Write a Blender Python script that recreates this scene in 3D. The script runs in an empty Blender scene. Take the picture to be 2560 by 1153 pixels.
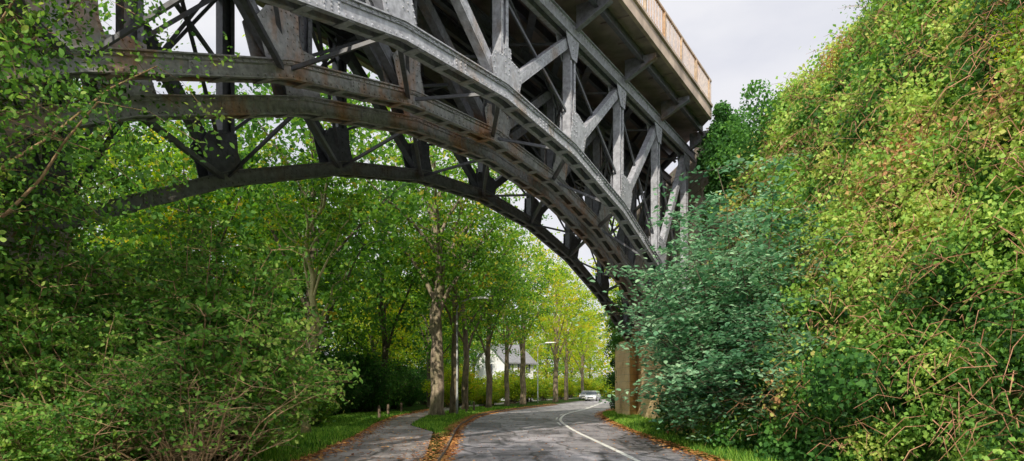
import bpy, math, random
import numpy as np
from mathutils import Vector
R=np.random.default_rng(11); random.seed(11)
sc=bpy.context.scene
sc.view_settings.view_transform='Standard'; sc.view_settings.look='None'; sc.view_settings.exposure=0
col=sc.collection

# ---------------------------------------------------------------- helpers
def new_obj(name,data=None,parent=None,loc=(0,0,0),rot=(0,0,0),scale=(1,1,1),label=None,category=None,group=None,kind=None,mat=None):
    o=bpy.data.objects.new(name,data); col.objects.link(o)
    o.location=loc; o.rotation_euler=rot; o.scale=scale
    if parent: o.parent=parent
    if label: o['label']=label
    if category: o['category']=category
    if group: o['group']=group
    if kind: o['kind']=kind
    if mat is not None and data is not None and len(data.materials)==0: data.materials.append(mat)
    return o

def polys_mesh(name,V,rnd=None,mat=None):
    V=np.asarray(V,dtype=np.float32); n,k,_=V.shape
    me=bpy.data.meshes.new(name)
    me.vertices.add(n*k); me.vertices.foreach_set('co',V.reshape(-1))
    me.loops.add(n*k); me.loops.foreach_set('vertex_index',np.arange(n*k,dtype=np.int32))
    me.polygons.add(n); me.polygons.foreach_set('loop_start',np.arange(0,n*k,k,dtype=np.int32))
    me.polygons.foreach_set('loop_total',np.full(n,k,dtype=np.int32))
    me.update(calc_edges=True)
    if rnd is not None:
        a=me.attributes.new('rnd','FLOAT','FACE'); a.data.foreach_set('value',np.asarray(rnd,dtype=np.float32))
    if mat: me.materials.append(mat)
    return me

def unit(v): return v/np.maximum(np.linalg.norm(v,axis=-1,keepdims=True),1e-6)
def leaves(P,size,up=0.5,k=4,out=None,asp=0.62,outw=1.0):
    n=len(P); N=unit(R.normal(size=(n,3)))+np.array([0,0,up])
    if out is not None: N=N+out*outw
    N=unit(N); T=R.normal(size=(n,3)); T[:,2]-=0.35; T=unit(T-(T*N).sum(1)[:,None]*N); B=np.cross(N,T)
    L=(np.asarray(size)*np.ones(n)*R.uniform(.6,1.35,n))[:,None]
    if k==4: uv=[(-.5,0,0),(-.05,.5*asp,.08),(.5,0,0),(-.05,-.5*asp,.08)]
    else: uv=[(-.5,0,0),(-.25,.42*asp,.06),(.15,.45*asp,.06),(.55,0,-.05),(.15,-.45*asp,.06),(-.25,-.42*asp,.06)]
    return np.stack([P+T*L*u+B*L*v+N*L*w for u,v,w in uv],axis=1)

class MB:
    def __init__(s): s.v=[]; s.f=[]; s.m=[]; s.mi=0
    def add(s,vs,fs):
        b=len(s.v); s.v+= [tuple(map(float,p)) for p in vs]; s.f+=[tuple(b+i for i in f) for f in fs]; s.m+=[s.mi]*len(fs)
    def hexa(s,p):
        s.add(p,[(3,2,1,0),(4,5,6,7),(0,1,5,4),(1,2,6,5),(2,3,7,6),(3,0,4,7)])
    def box(s,c,d,ang=0):
        ca,sa=math.cos(ang),math.sin(ang); x,y,z=[i/2 for i in d]
        P=[]
        for zz in(-z,z):
            for a,b in((-x,-y),(x,-y),(x,y),(-x,y)): P.append((c[0]+a*ca-b*sa,c[1]+a*sa+b*ca,c[2]+zz))
        s.hexa(P)
    def beam(s,p0,p1,side,ws,hn):
        p0=Vector(p0);p1=Vector(p1);t=(p1-p0).normalized();S=Vector(side); S=(S-t*S.dot(t)).normalized(); n=S.cross(t)
        P=[]
        for p in(p0,p1):
            for a,b in((-1,-1),(1,-1),(1,1),(-1,1)): P.append(p+S*(a*ws/2)+n*(b*hn/2))
        s.hexa(P)
    def tube(s,pts,rad,k=6,cap=True,rough=0):
        pts=[Vector(p) for p in pts]
        b=len(s.v)
        for i,p in enumerate(pts):
            t=(pts[min(i+1,len(pts)-1)]-pts[max(i-1,0)]).normalized()
            a=t.cross(Vector((1,0.13,0)) if abs(t.x)<.85 else Vector((0,1,0.1))).normalized(); c=t.cross(a)
            for j in range(k):
                an=2*math.pi*j/k; rr=rad[i]*(1+rough*random.uniform(-1,1))
                s.v.append(tuple(p+a*(math.cos(an)*rr)+c*(math.sin(an)*rr)))
        for i in range(len(pts)-1):
            for j in range(k):
                s.f.append((b+i*k+j,b+i*k+(j+1)%k,b+(i+1)*k+(j+1)%k,b+(i+1)*k+j)); s.m.append(s.mi)
        if cap:
            s.f.append(tuple(b+(len(pts)-1)*k+j for j in range(k))); s.m.append(s.mi)
            s.f.append(tuple(b+j for j in range(k))[::-1]); s.m.append(s.mi)
    def mesh(s,name,mats,smooth=False):
        me=bpy.data.meshes.new(name); me.from_pydata(s.v,[],s.f)
        if not isinstance(mats,(list,tuple)): mats=[mats]
        for m in mats: me.materials.append(m)
        me.polygons.foreach_set('material_index',s.m)
        if smooth: me.polygons.foreach_set('use_smooth',[True]*len(s.f))
        me.update(); return me

# ---------------------------------------------------------------- materials
def base_mat(name):
    m=bpy.data.materials.new(name); m.use_nodes=True; nt=m.node_tree; return m,nt,nt.nodes,nt.links,nt.nodes['Principled BSDF']
def ramp(nt,stops):
    r=nt.nodes.new('ShaderNodeValToRGB'); e=r.color_ramp.elements
    while len(e)<len(stops): e.new(.5)
    for i,(p,c) in enumerate(stops): e[i].position=p; e[i].color=(*c,1)
    return r
def noise(nt,scale,detail=4,vec=None,rough=.55):
    n=nt.nodes.new('ShaderNodeTexNoise'); n.inputs['Scale'].default_value=scale; n.inputs['Detail'].default_value=detail; n.inputs['Roughness'].default_value=rough
    if vec: nt.links.new(vec,n.inputs['Vector'])
    return n
def pos(nt):
    g=nt.nodes.new('ShaderNodeNewGeometry'); return g.outputs['Position']
def mul(nt,a,b,f=1.0):
    mx=nt.nodes.new('ShaderNodeMix'); mx.data_type='RGBA'; mx.blend_type='MULTIPLY'; mx.inputs[0].default_value=f; nt.links.new(a,mx.inputs[6]); nt.links.new(b,mx.inputs[7]); return mx.outputs[2]
def leaf_mat(name,stops,trans=.35,rough=.6):
    m,nt,N,L,P=base_mat(name)
    a=N.new('ShaderNodeAttribute'); a.attribute_name='rnd'
    nz=noise(nt,.45,2,pos(nt))
    ad=N.new('ShaderNodeMath'); ad.operation='MULTIPLY_ADD'; ad.inputs[1].default_value=1.1; L.new(nz.outputs['Fac'],ad.inputs[0])
    sb=N.new('ShaderNodeMath'); sb.operation='SUBTRACT'; sb.inputs[1].default_value=.55; L.new(a.outputs['Fac'],sb.inputs[0]); L.new(sb.outputs[0],ad.inputs[2])
    r=ramp(nt,stops); L.new(ad.outputs[0],r.inputs[0])
    L.new(r.outputs[0],P.inputs['Base Color']); P.inputs['Roughness'].default_value=rough; P.inputs['Specular IOR Level'].default_value=.25
    t=N.new('ShaderNodeBsdfTranslucent')
    hs=N.new('ShaderNodeHueSaturation'); hs.inputs['Hue'].default_value=.485; hs.inputs['Saturation'].default_value=1.1; hs.inputs['Value'].default_value=1.7; L.new(r.outputs[0],hs.inputs['Color']); L.new(hs.outputs[0],t.inputs['Color'])
    mx=N.new('ShaderNodeMixShader'); mx.inputs[0].default_value=trans; L.new(P.outputs[0],mx.inputs[1]); L.new(t.outputs[0],mx.inputs[2])
    L.new(mx.outputs[0],N['Material Output'].inputs['Surface']); return m
def simple(name,c,rough=.6,metal=0,nscale=6,var=.25,bump=0):
    m,nt,N,L,P=base_mat(name); nz=noise(nt,nscale,5,pos(nt))
    r=ramp(nt,[(.3,tuple(x*(1-var) for x in c)),(.7,tuple(min(1,x*(1+var)) for x in c))]); L.new(nz.outputs['Fac'],r.inputs[0]); L.new(r.outputs[0],P.inputs['Base Color'])
    P.inputs['Roughness'].default_value=rough; P.inputs['Metallic'].default_value=metal
    if bump:
        b=N.new('ShaderNodeBump'); b.inputs['Strength'].default_value=bump; b.inputs['Distance'].default_value=.03; n2=noise(nt,nscale*5,6,pos(nt)); L.new(n2.outputs['Fac'],b.inputs['Height']); L.new(b.outputs[0],P.inputs['Normal'])
    return m
def steel(name,grey,rust,amount):
    m,nt,N,L,P=base_mat(name); p=pos(nt)
    mp=N.new('ShaderNodeMapping'); mp.inputs['Scale'].default_value=(1,1,.45); L.new(p,mp.inputs[0])
    n1=noise(nt,.9,7,mp.outputs[0],.68); n2=noise(nt,7,6,p,.65)
    r=ramp(nt,[(.62-amount*.4,(0,0,0)),(.76-amount*.3,(1,1,1))]); L.new(n1.outputs['Fac'],r.inputs[0])
    g=ramp(nt,[(.3,tuple(x*.55 for x in grey)),(.7,tuple(x*1.35 for x in grey))]); L.new(n2.outputs['Fac'],g.inputs[0])
    ru=ramp(nt,[(.3,tuple(x*.55 for x in rust)),(.7,tuple(x*1.35 for x in rust))]); L.new(n2.outputs['Fac'],ru.inputs[0])
    mx=N.new('ShaderNodeMix'); mx.data_type='RGBA'; L.new(r.outputs[0],mx.inputs[0]); L.new(g.outputs[0],mx.inputs[6]); L.new(ru.outputs[0],mx.inputs[7])
    L.new(mx.outputs[2],P.inputs['Base Color']); P.inputs['Roughness'].default_value=.5; P.inputs['Metallic'].default_value=.05
    b=N.new('ShaderNodeBump'); b.inputs['Strength'].default_value=.3; b.inputs['Distance'].default_value=.012; L.new(n2.outputs['Fac'],b.inputs['Height']); L.new(b.outputs[0],P.inputs['Normal'])
    return m
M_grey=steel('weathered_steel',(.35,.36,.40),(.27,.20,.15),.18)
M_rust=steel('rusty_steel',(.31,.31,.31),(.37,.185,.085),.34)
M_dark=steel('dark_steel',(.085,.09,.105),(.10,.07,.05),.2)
M_far_shaded=steel('far_rib_shaded_steel',(.16,.165,.165),(.15,.11,.075),.25)  # the far rib's shade is put into this darker steel colour
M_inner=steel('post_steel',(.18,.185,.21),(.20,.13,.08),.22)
M_rail=steel('railing_paint',(.38,.29,.2),(.38,.23,.12),.5)
M_conc=simple('deck_concrete',(.25,.20,.18),.85,0,1.5,.35,.3)

def stone_mat(name,c1,c2,mort):
    m,nt,N,L,P=base_mat(name); p=pos(nt)
    sp=N.new('ShaderNodeSeparateXYZ'); L.new(p,sp.inputs[0])
    ad=N.new('ShaderNodeMath'); ad.operation='MULTIPLY_ADD'; ad.inputs[1].default_value=.62; L.new(sp.outputs[0],ad.inputs[0]); L.new(sp.outputs[1],ad.inputs[2])
    cb=N.new('ShaderNodeCombineXYZ'); L.new(ad.outputs[0],cb.inputs[0]); L.new(sp.outputs[2],cb.inputs[1])
    br=N.new('ShaderNodeTexBrick'); br.inputs['Scale'].default_value=1; br.inputs['Brick Width'].default_value=.95; br.inputs['Row Height'].default_value=.42
    br.inputs['Mortar Size'].default_value=.015; br.inputs['Mortar Smooth'].default_value=.6; br.inputs['Color1'].default_value=(*c1,1); br.inputs['Color2'].default_value=(*c2,1); br.inputs['Mortar'].default_value=(*mort,1)
    L.new(cb.outputs[0],br.inputs['Vector'])
    n2=noise(nt,.8,8,p,.72); r=ramp(nt,[(.34,(.35,.31,.25)),(.44,(.88,.8,.68)),(.56,(1,1,1))]); L.new(n2.outputs['Fac'],r.inputs[0])
    c=mul(nt,br.outputs['Color'],r.outputs[0],.8)
    L.new(c,P.inputs['Base Color']); P.inputs['Roughness'].default_value=.9
    b=N.new('ShaderNodeBump'); b.inputs['Strength'].default_value=.6; b.inputs['Distance'].default_value=.05; b.invert=True
    L.new(br.outputs['Fac'],b.inputs['Height']); b2=N.new('ShaderNodeBump'); b2.inputs['Strength'].default_value=.8; b2.inputs['Distance'].default_value=.15
    n3=noise(nt,2.2,6,p,.7); L.new(n3.outputs['Fac'],b2.inputs['Height']); L.new(b.outputs[0],b2.inputs['Normal']); L.new(b2.outputs[0],P.inputs['Normal'])
    return m
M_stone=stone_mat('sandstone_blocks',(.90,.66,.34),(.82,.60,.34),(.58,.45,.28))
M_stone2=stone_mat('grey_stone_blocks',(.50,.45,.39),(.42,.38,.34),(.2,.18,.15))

L_olive=leaf_mat('leaf_olive',[(.02,(.03,.08,.02)),(.35,(.085,.215,.04)),(.65,(.18,.37,.065)),(.97,(.38,.50,.12))],.45)
L_mid=leaf_mat('leaf_green',[(.05,(.03,.085,.016)),(.45,(.09,.23,.03)),(.75,(.21,.38,.045)),(.98,(.52,.40,.06))],.5)
L_wood=leaf_mat('leaf_woodland',[(.05,(.028,.08,.02)),(.5,(.085,.22,.036)),(.85,(.22,.40,.05)),(1,(.46,.38,.06))],.5)
L_yel=leaf_mat('leaf_yellowgreen',[(.05,(.07,.16,.02)),(.4,(.22,.37,.035)),(.75,(.46,.52,.05)),(.97,(.64,.42,.06))],.55)
L_lime=leaf_mat('leaf_lime_ivy',[(.02,(.02,.065,.018)),(.25,(.065,.18,.035)),(.48,(.18,.36,.06)),(.80,(.42,.56,.12)),(.95,(.54,.46,.16)),(1,(.48,.26,.12))],.35)
L_blue=leaf_mat('leaf_bluegreen',[(.05,(.035,.10,.055)),(.5,(.14,.32,.17)),(.95,(.38,.58,.35))],.38)
L_dark=leaf_mat('leaf_dark',[(.05,(.015,.05,.014)),(.5,(.045,.145,.03)),(.95,(.13,.31,.055))],.4)
L_fall=leaf_mat('leaf_fallen',[(.05,(.2,.08,.04)),(.5,(.52,.21,.07)),(.95,(.68,.4,.13))],.1,.8)
L_grass=leaf_mat('grass_blade',[(.05,(.035,.11,.02)),(.5,(.12,.31,.035)),(.95,(.32,.49,.08))],.4)

def bark(name,a,b):
    m,nt,N,L,P=base_mat(name); p=pos(nt); mp=N.new('ShaderNodeMapping'); mp.inputs['Scale'].default_value=(3,3,.8); L.new(p,mp.inputs[0])
    n=noise(nt,2.2,8,mp.outputs[0],.7); r=ramp(nt,[(.36,a),(.64,b)]); L.new(n.outputs['Fac'],r.inputs[0])
    n2=noise(nt,.8,3,p); r2=ramp(nt,[(.35,(.6,.68,.5)),(.6,(1,1,1))]); L.new(n2.outputs['Fac'],r2.inputs[0])
    L.new(mul(nt,r.outputs[0],r2.outputs[0]),P.inputs['Base Color']); P.inputs['Roughness'].default_value=.9
    bu=N.new('ShaderNodeBump'); bu.inputs['Strength'].default_value=.9; bu.inputs['Distance'].default_value=.06; L.new(n.outputs['Fac'],bu.inputs['Height']); L.new(bu.outputs[0],P.inputs['Normal']); return m
B_grey=bark('bark_grey',(.12,.09,.065),(.45,.36,.27)); B_mid=bark('bark_brown',(.09,.067,.045),(.30,.23,.16)); B_twig=bark('twig_bark',(.24,.14,.08),(.52,.34,.2)); B_tan=bark('tan_stem_bark',(.26,.15,.085),(.52,.34,.2)); B_yellow=bark('bark_yellowish',(.28,.25,.1),(.62,.55,.28)); B_dark=bark('bark_dark',(.05,.04,.028),(.18,.14,.10))  # young tree's bark is paler and yellower than the others

# ---------------------------------------------------------------- terrain functions
def smoothcurve(ys,xs):
    Y=np.arange(-30,260,1.0); X=np.interp(Y,ys,xs); k=np.exp(-np.linspace(-2,2,13)**2); k/=k.sum()
    Xp=np.pad(X,6,mode='edge'); Xp[:6]=X[0]; 
    return Y,np.convolve(Xp,k,'valid')
_YL,_XL=smoothcurve([-30,15.3,30,42,51.5,64,74,97,130,220],[-1.3,-1.57,-2.35,-2.1,-.8,2.2,4.6,9.6,20,52])
_YR,_XR=smoothcurve([-30,15.3,24.2,34,45.5,54.6,65,78,97,130,220],[4.2,4.5,4.5,4.8,5.7,7.9,10.6,13,17.4,28,60])
_YC,_XC=smoothcurve([-30,15.3,21,27.3,36.4,45.5,58,78,97,130,220],[2.9,2.85,2.65,2.4,2.5,3.5,6.3,9.9,13.6,24,56])
rl=lambda y: np.interp(y,_YL,_XL); rr=lambda y: np.interp(y,_YR,_XR); rc=lambda y: np.interp(y,_YC,_XC)
pl=lambda y: np.interp(y,[-30,15.3,22.8,32,40,60,100,200],[-4.5,-4.6,-5.2,-6.3,-6.9,-6.2,2,30])
pr=lambda y: np.interp(y,[-30,15.3,25,30,40,60,100,200],[-1.75,-1.95,-2.9,-4.5,-5.0,-4.2,4,32])
def sstep(t): t=np.clip(t,0,1); return t*t*(3-2*t)
def toe(y): return np.interp(y,[-30,6,14,26,29,46,54,80,130,220],[7.6,7.2,6.7,6.5,10.2,12,13,17.5,32,65])
def lump(x,y): return (np.sin(x*1.3+y*.7)+np.sin(y*1.1-x*.6+2)+np.sin(x*2.3+y*1.9))/3
def bankW(y): return np.interp(y,[0,14,22,60],[6.2,5.6,4.4,6])
def gz(x,y):
    x=np.asarray(x,float); y=np.asarray(y,float)
    left=.09*sstep((rl(y)-.25-x)/.5)
    W=bankW(y); H=np.interp(y,[0,15,40,60,100],[12.5,12.2,11.2,5,2])
    t=np.clip((x-toe(y))/W,0,1); h=H*(t**.85)+.2*lump(x,y)*np.clip(t*4,0,1)
    verge=.05*sstep((x-rr(y)-.1)/.8)
    return left+h+verge-.03

xs=np.concatenate([np.linspace(-400,-40,10)[:-1],np.arange(-40,-12,1.5),np.arange(-12,16,.4),np.arange(16,50,2),np.linspace(50,400,9)])
ys=np.concatenate([np.linspace(-60,-5,8)[:-1],np.arange(-5,60,.5),np.arange(60,150,2),np.linspace(150,700,10)])
X,Y=np.meshgrid(xs,ys); Z=gz(X,Y)
nx,ny=len(xs),len(ys)
vs=np.stack([X,Y,Z],-1).reshape(-1,3).tolist()
fs=[(j*nx+i,j*nx+i+1,(j+1)*nx+i+1,(j+1)*nx+i) for j in range(ny-1) for i in range(nx-1)]
me=bpy.data.meshes.new('ground'); me.from_pydata(vs,[],fs); me.polygons.foreach_set('use_smooth',[True]*len(fs))
m,nt,N,L,P=base_mat('ground_soil'); n1=noise(nt,.5,8,pos(nt),.7); r=ramp(nt,[(.3,(.015,.035,.01)),(.5,(.035,.08,.018)),(.62,(.09,.07,.03)),(.75,(.16,.09,.04))]); L.new(n1.outputs['Fac'],r.inputs[0]); L.new(r.outputs[0],P.inputs['Base Color']); P.inputs['Roughness'].default_value=1; P.inputs['Specular IOR Level'].default_value=0
b=N.new('ShaderNodeBump'); b.inputs['Distance'].default_value=.1; n2=noise(nt,8,6,pos(nt)); L.new(n2.outputs['Fac'],b.inputs['Height']); L.new(b.outputs[0],P.inputs['Normal'])
me.materials.append(m); new_obj('ground',me,kind='structure',label='soil and undergrowth rising to a steep bank',category='ground')

def ribbon(name,fa,fb,z,y0,y1,step,mat,skirt=0):
    yy=np.arange(y0,y1+.01,step); v=[];f=[]
    for y in yy:
        a,b=float(fa(y)),float(fb(y)); v+=[(a,y,z),(b,y,z)]
        if skirt: v+=[(a,y,z-skirt),(b,y,z-skirt)]
    k=4 if skirt else 2
    for i in range(len(yy)-1):
        o=i*k; f.append((o,o+1,o+k+1,o+k))
        if skirt: f.append((o+2,o,o+k,o+k+2)); f.append((o+1,o+3,o+k+3,o+k+1))
    if skirt: f.append((0,2,3,1)); o=(len(yy)-1)*k; f.append((o,o+1,o+3,o+2))
    me=bpy.data.meshes.new(name); me.from_pydata(v,[],f); me.materials.append(mat); return me
def asphalt(name,c,stain=1.0):
    m,nt,N,L,P=base_mat(name); p=pos(nt)
    n1=noise(nt,.35,5,p,.6); n2=noise(nt,45,3,p,.7)
    r1=ramp(nt,[(.35,tuple(x*.55 for x in c)),(.5,c),(.66,tuple(x*1.4 for x in c))]); L.new(n1.outputs['Fac'],r1.inputs[0])
    r2=ramp(nt,[(.3,(.7,.7,.7)),(.7,(1.25,1.25,1.25))]); L.new(n2.outputs['Fac'],r2.inputs[0])
    a=mul(nt,r1.outputs[0],r2.outputs[0])
    mp=N.new('ShaderNodeMapping'); mp.inputs['Scale'].default_value=(1.6,.35,1); L.new(p,mp.inputs[0]); n4=noise(nt,1.1,6,mp.outputs[0],.7)
    r4=ramp(nt,[(.42,(.45,.44,.45)),(.5,(1,1,1))]); L.new(n4.outputs['Fac'],r4.inputs[0]); a=mul(nt,a,r4.outputs[0],.8*stain)
    nd=noise(nt,1.5,3,p); vm=N.new('ShaderNodeMix'); vm.data_type='VECTOR'; vm.inputs[0].default_value=.25; L.new(p,vm.inputs[4]); L.new(nd.outputs['Color'],vm.inputs[5])
    vo=N.new('ShaderNodeTexVoronoi'); vo.feature='DISTANCE_TO_EDGE'; vo.inputs['Scale'].default_value=.6; L.new(vm.outputs[1],vo.inputs['Vector'])
    rc_=ramp(nt,[(0,(.12,.12,.12)),(.035,(1,1,1))]); L.new(vo.outputs['Distance'],rc_.inputs[0])
    a=mul(nt,a,rc_.outputs[0],.9)
    L.new(a,P.inputs['Base Color']); P.inputs['Roughness'].default_value=.65
    b=N.new('ShaderNodeBump'); b.inputs['Strength'].default_value=.4; b.inputs['Distance'].default_value=.01; L.new(n2.outputs['Fac'],b.inputs['Height']); L.new(b.outputs[0],P.inputs['Normal']); return m
M_asph=asphalt('asphalt',(.32,.30,.325)); M_path=asphalt('path_asphalt',(.33,.29,.28))
new_obj('road',ribbon('road',rl,rr,.006,-30,215,1,M_asph),kind='structure',label='cracked grey asphalt road bending under bridge',category='road')
new_obj('footpath',ribbon('footpath',pl,pr,.075,-30,150,1,M_path),kind='structure',label='worn asphalt footpath with fallen leaves',category='path')
M_kerb=simple('kerb_stone',(.2,.17,.14),.85,0,4,.35,.3)
new_obj('kerb',ribbon('kerb',lambda y:rl(y)-.11,rl,.10,-30,150,1,M_kerb,.12),kind='structure',label='low grey stone kerb beside the road',category='kerb')
M_white=simple('road_paint',(.80,.79,.76),.7,0,5,.2)
new_obj('road_marking',ribbon('road_marking',lambda y:rc(y)-.07,lambda y:rc(y)+.07,.014,-20,150,1,M_white),kind='structure',label='solid white centre line',category='road marking')
mb=MB(); y=31.
while y<120:
    for i in range(3):
        a=y+i; v=[(rc(a)-.27,a,.014),(rc(a)-.18,a,.014),(rc(a+1)-.18,a+1,.014),(rc(a+1)-.27,a+1,.014)]; mb.add(v,[(0,1,2,3)])
    y+=6
new_obj('road_marking',mb.mesh('road_marking_dashes',M_white),kind='structure',label='dashed white line beside solid line',category='road marking')
mb=MB()
for (x0,y0,w,l,a) in [(.2,17.5,1.5,1.6,.1),(-.9,22,1.0,3,.05),(1.2,26,1.2,2.2,-.05),(3.6,20,.9,4,0),(-1.2,31,1.4,4,.02),(1,37,2,3,.1)]:
    c,s=math.cos(a),math.sin(a); mb.add([(x0+(u*w*c-v*l*s)/2,y0+(u*w*s+v*l*c)/2,.010) for u,v in((-1,-1),(1,-1),(1,1),(-1,1))],[(0,1,2,3)])
new_obj('road_patch',mb.mesh('road_patch',asphalt('patch_asphalt',(.17,.16,.175))),kind='structure',label='darker asphalt repair patches on road',category='road')

# ---------------------------------------------------------------- bridge
sn,cs=math.sin(math.radians(30.6)),math.cos(math.radians(30.6))
ORG=Vector((-1.2,27.7,0))
UV=Vector((-sn,-cs,0)); WV=Vector((cs,-sn,0))
def BP(s,w,z): return Vector((7.26-sn*s+cs*w,42-cs*s-sn*w,z))-ORG
scn=lambda w:16.6+1.4*w
def zr(s,w):
    if w>5: return 9.35-.0172*(s-scn(w))**2
    if w>2: return 9.52-.0180*(s-scn(w)+.15)**2
    return 9.68-.0174*(s-scn(w))**2
ZT=12.7
bridge=new_obj('arch_bridge',None,loc=ORG,label='riveted steel deck arch bridge with grey rusty trusses',category='bridge')
def strip(mb,pts,w0,w1,c,d):
    v=[];f=[]
    for s,z in pts: v+=[BP(s,w0,z+c),BP(s,w1,z+c),BP(s,w1,z+d),BP(s,w0,z+d)]
    for i in range(len(pts)-1):
        o=4*i
        for j in range(4): f.append((o+j,o+(j+1)%4,o+4+(j+1)%4,o+4+j))
    f.append((3,2,1,0)); o=4*(len(pts)-1); f.append((o,o+1,o+2,o+3)); mb.add(v,f)
def rivets(mb,L,side,r=.028):
    for (s,w,z) in L:
        c=BP(s,w,z); b=[c+UV*(math.cos(a)*r)+Vector((0,0,1))*(math.sin(a)*r) for a in [i*math.pi/3 for i in range(6)]]
        b2=[c+(p-c)*.6+WV*side*.022 for p in b]
        n=len(b); mb.add(b+b2,[(i,(i+1)%n,n+(i+1)%n,n+i) for i in range(n)]+[tuple(range(n,2*n))])
WA=6.05
RIBS=[(0.0,M_far_shaded,False),(3.0,M_rust,True),(4.0,M_rust,True),(WA,M_grey,True)]
for w,mt,near in RIBS:
    c=scn(w); ns=[c-17]+[c+4*k for k in range(-4,5)]+[c+17]; pts=[(s,zr(s,w)) for s in ns]
    mb=MB(); D=.40
    for sd in(-1,1):
        a,b=sorted((w+sd*.13,w+sd*.155)); strip(mb,pts,a,b,-D+.03,-.03)
        a,b=sorted((w+sd*.158,w+sd*.188)); strip(mb,pts,a,b,-.105,-.032); strip(mb,pts,a,b,-D+.032,-D+.105)
        a,b=sorted((w+sd*.10,w+sd*.225)); strip(mb,pts,a,b,-D,-D+.028)
    strip(mb,pts,w-.235,w+.235,-.028,0)
    for i in range(len(pts)-1):
        (s0,z0),(s1,z1)=pts[i],pts[i+1]; n=4
        for j in range(n):
            t0=(j+.40)/n;t1=(j+.60)/n
            q=[(s0+(s1-s0)*t,z0+(z1-z0)*t) for t in(t0,t1)]; strip(mb,q,w-.20,w+.20,-D-.024,-D-.002)
        t0,t1=.44,.56; q=[(s0+(s1-s0)*t,z0+(z1-z0)*t) for t in(t0,t1)]
        for sd in(-1,1):
            a,b=sorted((w+sd*.158,w+sd*.176)); strip(mb,q,a,b,-D+.11,-.11)
        m=int(abs(s1-s0)/.17)
        for sd in(-1,1):
            rv=[]
            for j in range(m):
                t=(j+.5)/m; s=s0+(s1-s0)*t; z=z0+(z1-z0)*t; rv+=[(s,w+sd*.188,z-.07),(s,w+sd*.188,z-D+.07)]
                if t0<t<t1 : rv+=[(s,w+sd*.176,z-.16),(s,w+sd*.176,z-.24)]
            rivets(mb,rv,sd)
    new_obj('arch_rib',mb.mesh('arch_rib',mt),bridge,label='riveted arch rib, '+('pale grey' if mt is M_grey else 'rusty brown' if mt is M_rust else 'grey with shade put into its colour'))
    mb=MB(); tp=[(c-17.2,0),(c+17.2,0)]
    for sd in(-1,1):
        a,b=sorted((w+sd*.13,w+sd*.155)); strip(mb,tp,a,b,ZT-.4,ZT-.03)
        a,b=sorted((w+sd*.08,w+sd*.22)); strip(mb,tp,a,b,ZT-.43,ZT-.402)
        rivets(mb,[(c-17+j*.2,w+sd*.155,ZT-.1) for j in range(170)],sd)
        rivets(mb,[(c-17+j*.2,w+sd*.155,ZT-.34) for j in range(170)],sd)
    strip(mb,tp,w-.22,w+.22,ZT-.028,ZT)
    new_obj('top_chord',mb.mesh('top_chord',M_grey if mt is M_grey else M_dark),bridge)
    mpost=M_grey if mt is M_grey else M_dark if mt is M_far_shaded else M_inner
    for k in range(-4,5):
        s=c+4*k; z0=zr(s,w)-.02; z1=ZT-.43
        mb=MB()
        for ds in(-.15,.15):
            mb.beam(BP(s+ds,w,z0),BP(s+ds,w,z1),WV,.26,.06)
            mb.beam(BP(s+ds*.62,w+.12,z0),BP(s+ds*.62,w+.12,z1),WV,.018,.055)
            mb.beam(BP(s+ds*.62,w-.12,z0),BP(s+ds*.62,w-.12,z1),WV,.018,.055)
        mb.beam(BP(s,w,z0),BP(s,w,z1),WV,.02,.24)
        if near:
            for sd in(-1,1):
                for ds in(-.10,.10): rivets(mb,[(s+ds,w+sd*.129,z0+j*.2) for j in range(int((z1-z0)/.2))],sd,.02)
        new_obj('truss_post',mb.mesh('truss_post',mpost),bridge)
        ds_list=[-1] if k<0 else [1] if k>0 else [-1,1]
        for dd in ds_list:
            if abs(k+dd)>4: continue
            s1=s+4*dd; q0=BP(s+dd*.3,w,z0+.1); q1=BP(s1-dd*.12,w,z1-.1)
            mb=MB(); t=(q1-q0).normalized(); n=WV.cross(t)
            for e in(-1,1):
                mb.beam(q0+n*(e*.12),q1+n*(e*.12),WV,.23,.05)
                mb.beam(q0+WV*(e*.112),q1+WV*(e*.112),WV,.014,.18)
            if near:
                ln=(q1-q0).length; 
                for sd in(-1,1):
                    for e in(-.06,.06):
                        for j in range(int(ln/.2)):
                            p=q0+t*(j*.2+.1)+n*e+WV*(sd*.12)
                            r=.02; bb=[p+t*(math.cos(a)*r)+n*(math.sin(a)*r) for a in [i*math.pi/2.5 for i in range(5)]]
                            mb.add(bb+[p+WV*sd*.018],[(i,(i+1)%5,5) for i in range(5)])
            new_obj('truss_diagonal',mb.mesh('truss_diagonal',mpost),bridge)
        mb=MB(); sl=(zr(s+.3,w)-zr(s-.3,w))/.6
        d0=-1 if k<0 else 1
        if k==0: shp=[(-.6,-.06),(.6,-.06),(.75,.38),(.6,.62),(.2,.68),(.18,.95),(-.18,.95),(-.2,.68),(-.6,.62),(-.75,.38)]
        else: shp=[(-.4,-.06),(.6,-.06),(.85,.6),(.62,.85),(.2,.98),(-.19,.98),(-.22,.5)]
        def gp(a,b,o): return (s+a*d0,o,z0+b+sl*a*d0*(1-min(1,max(b,0))))
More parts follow.
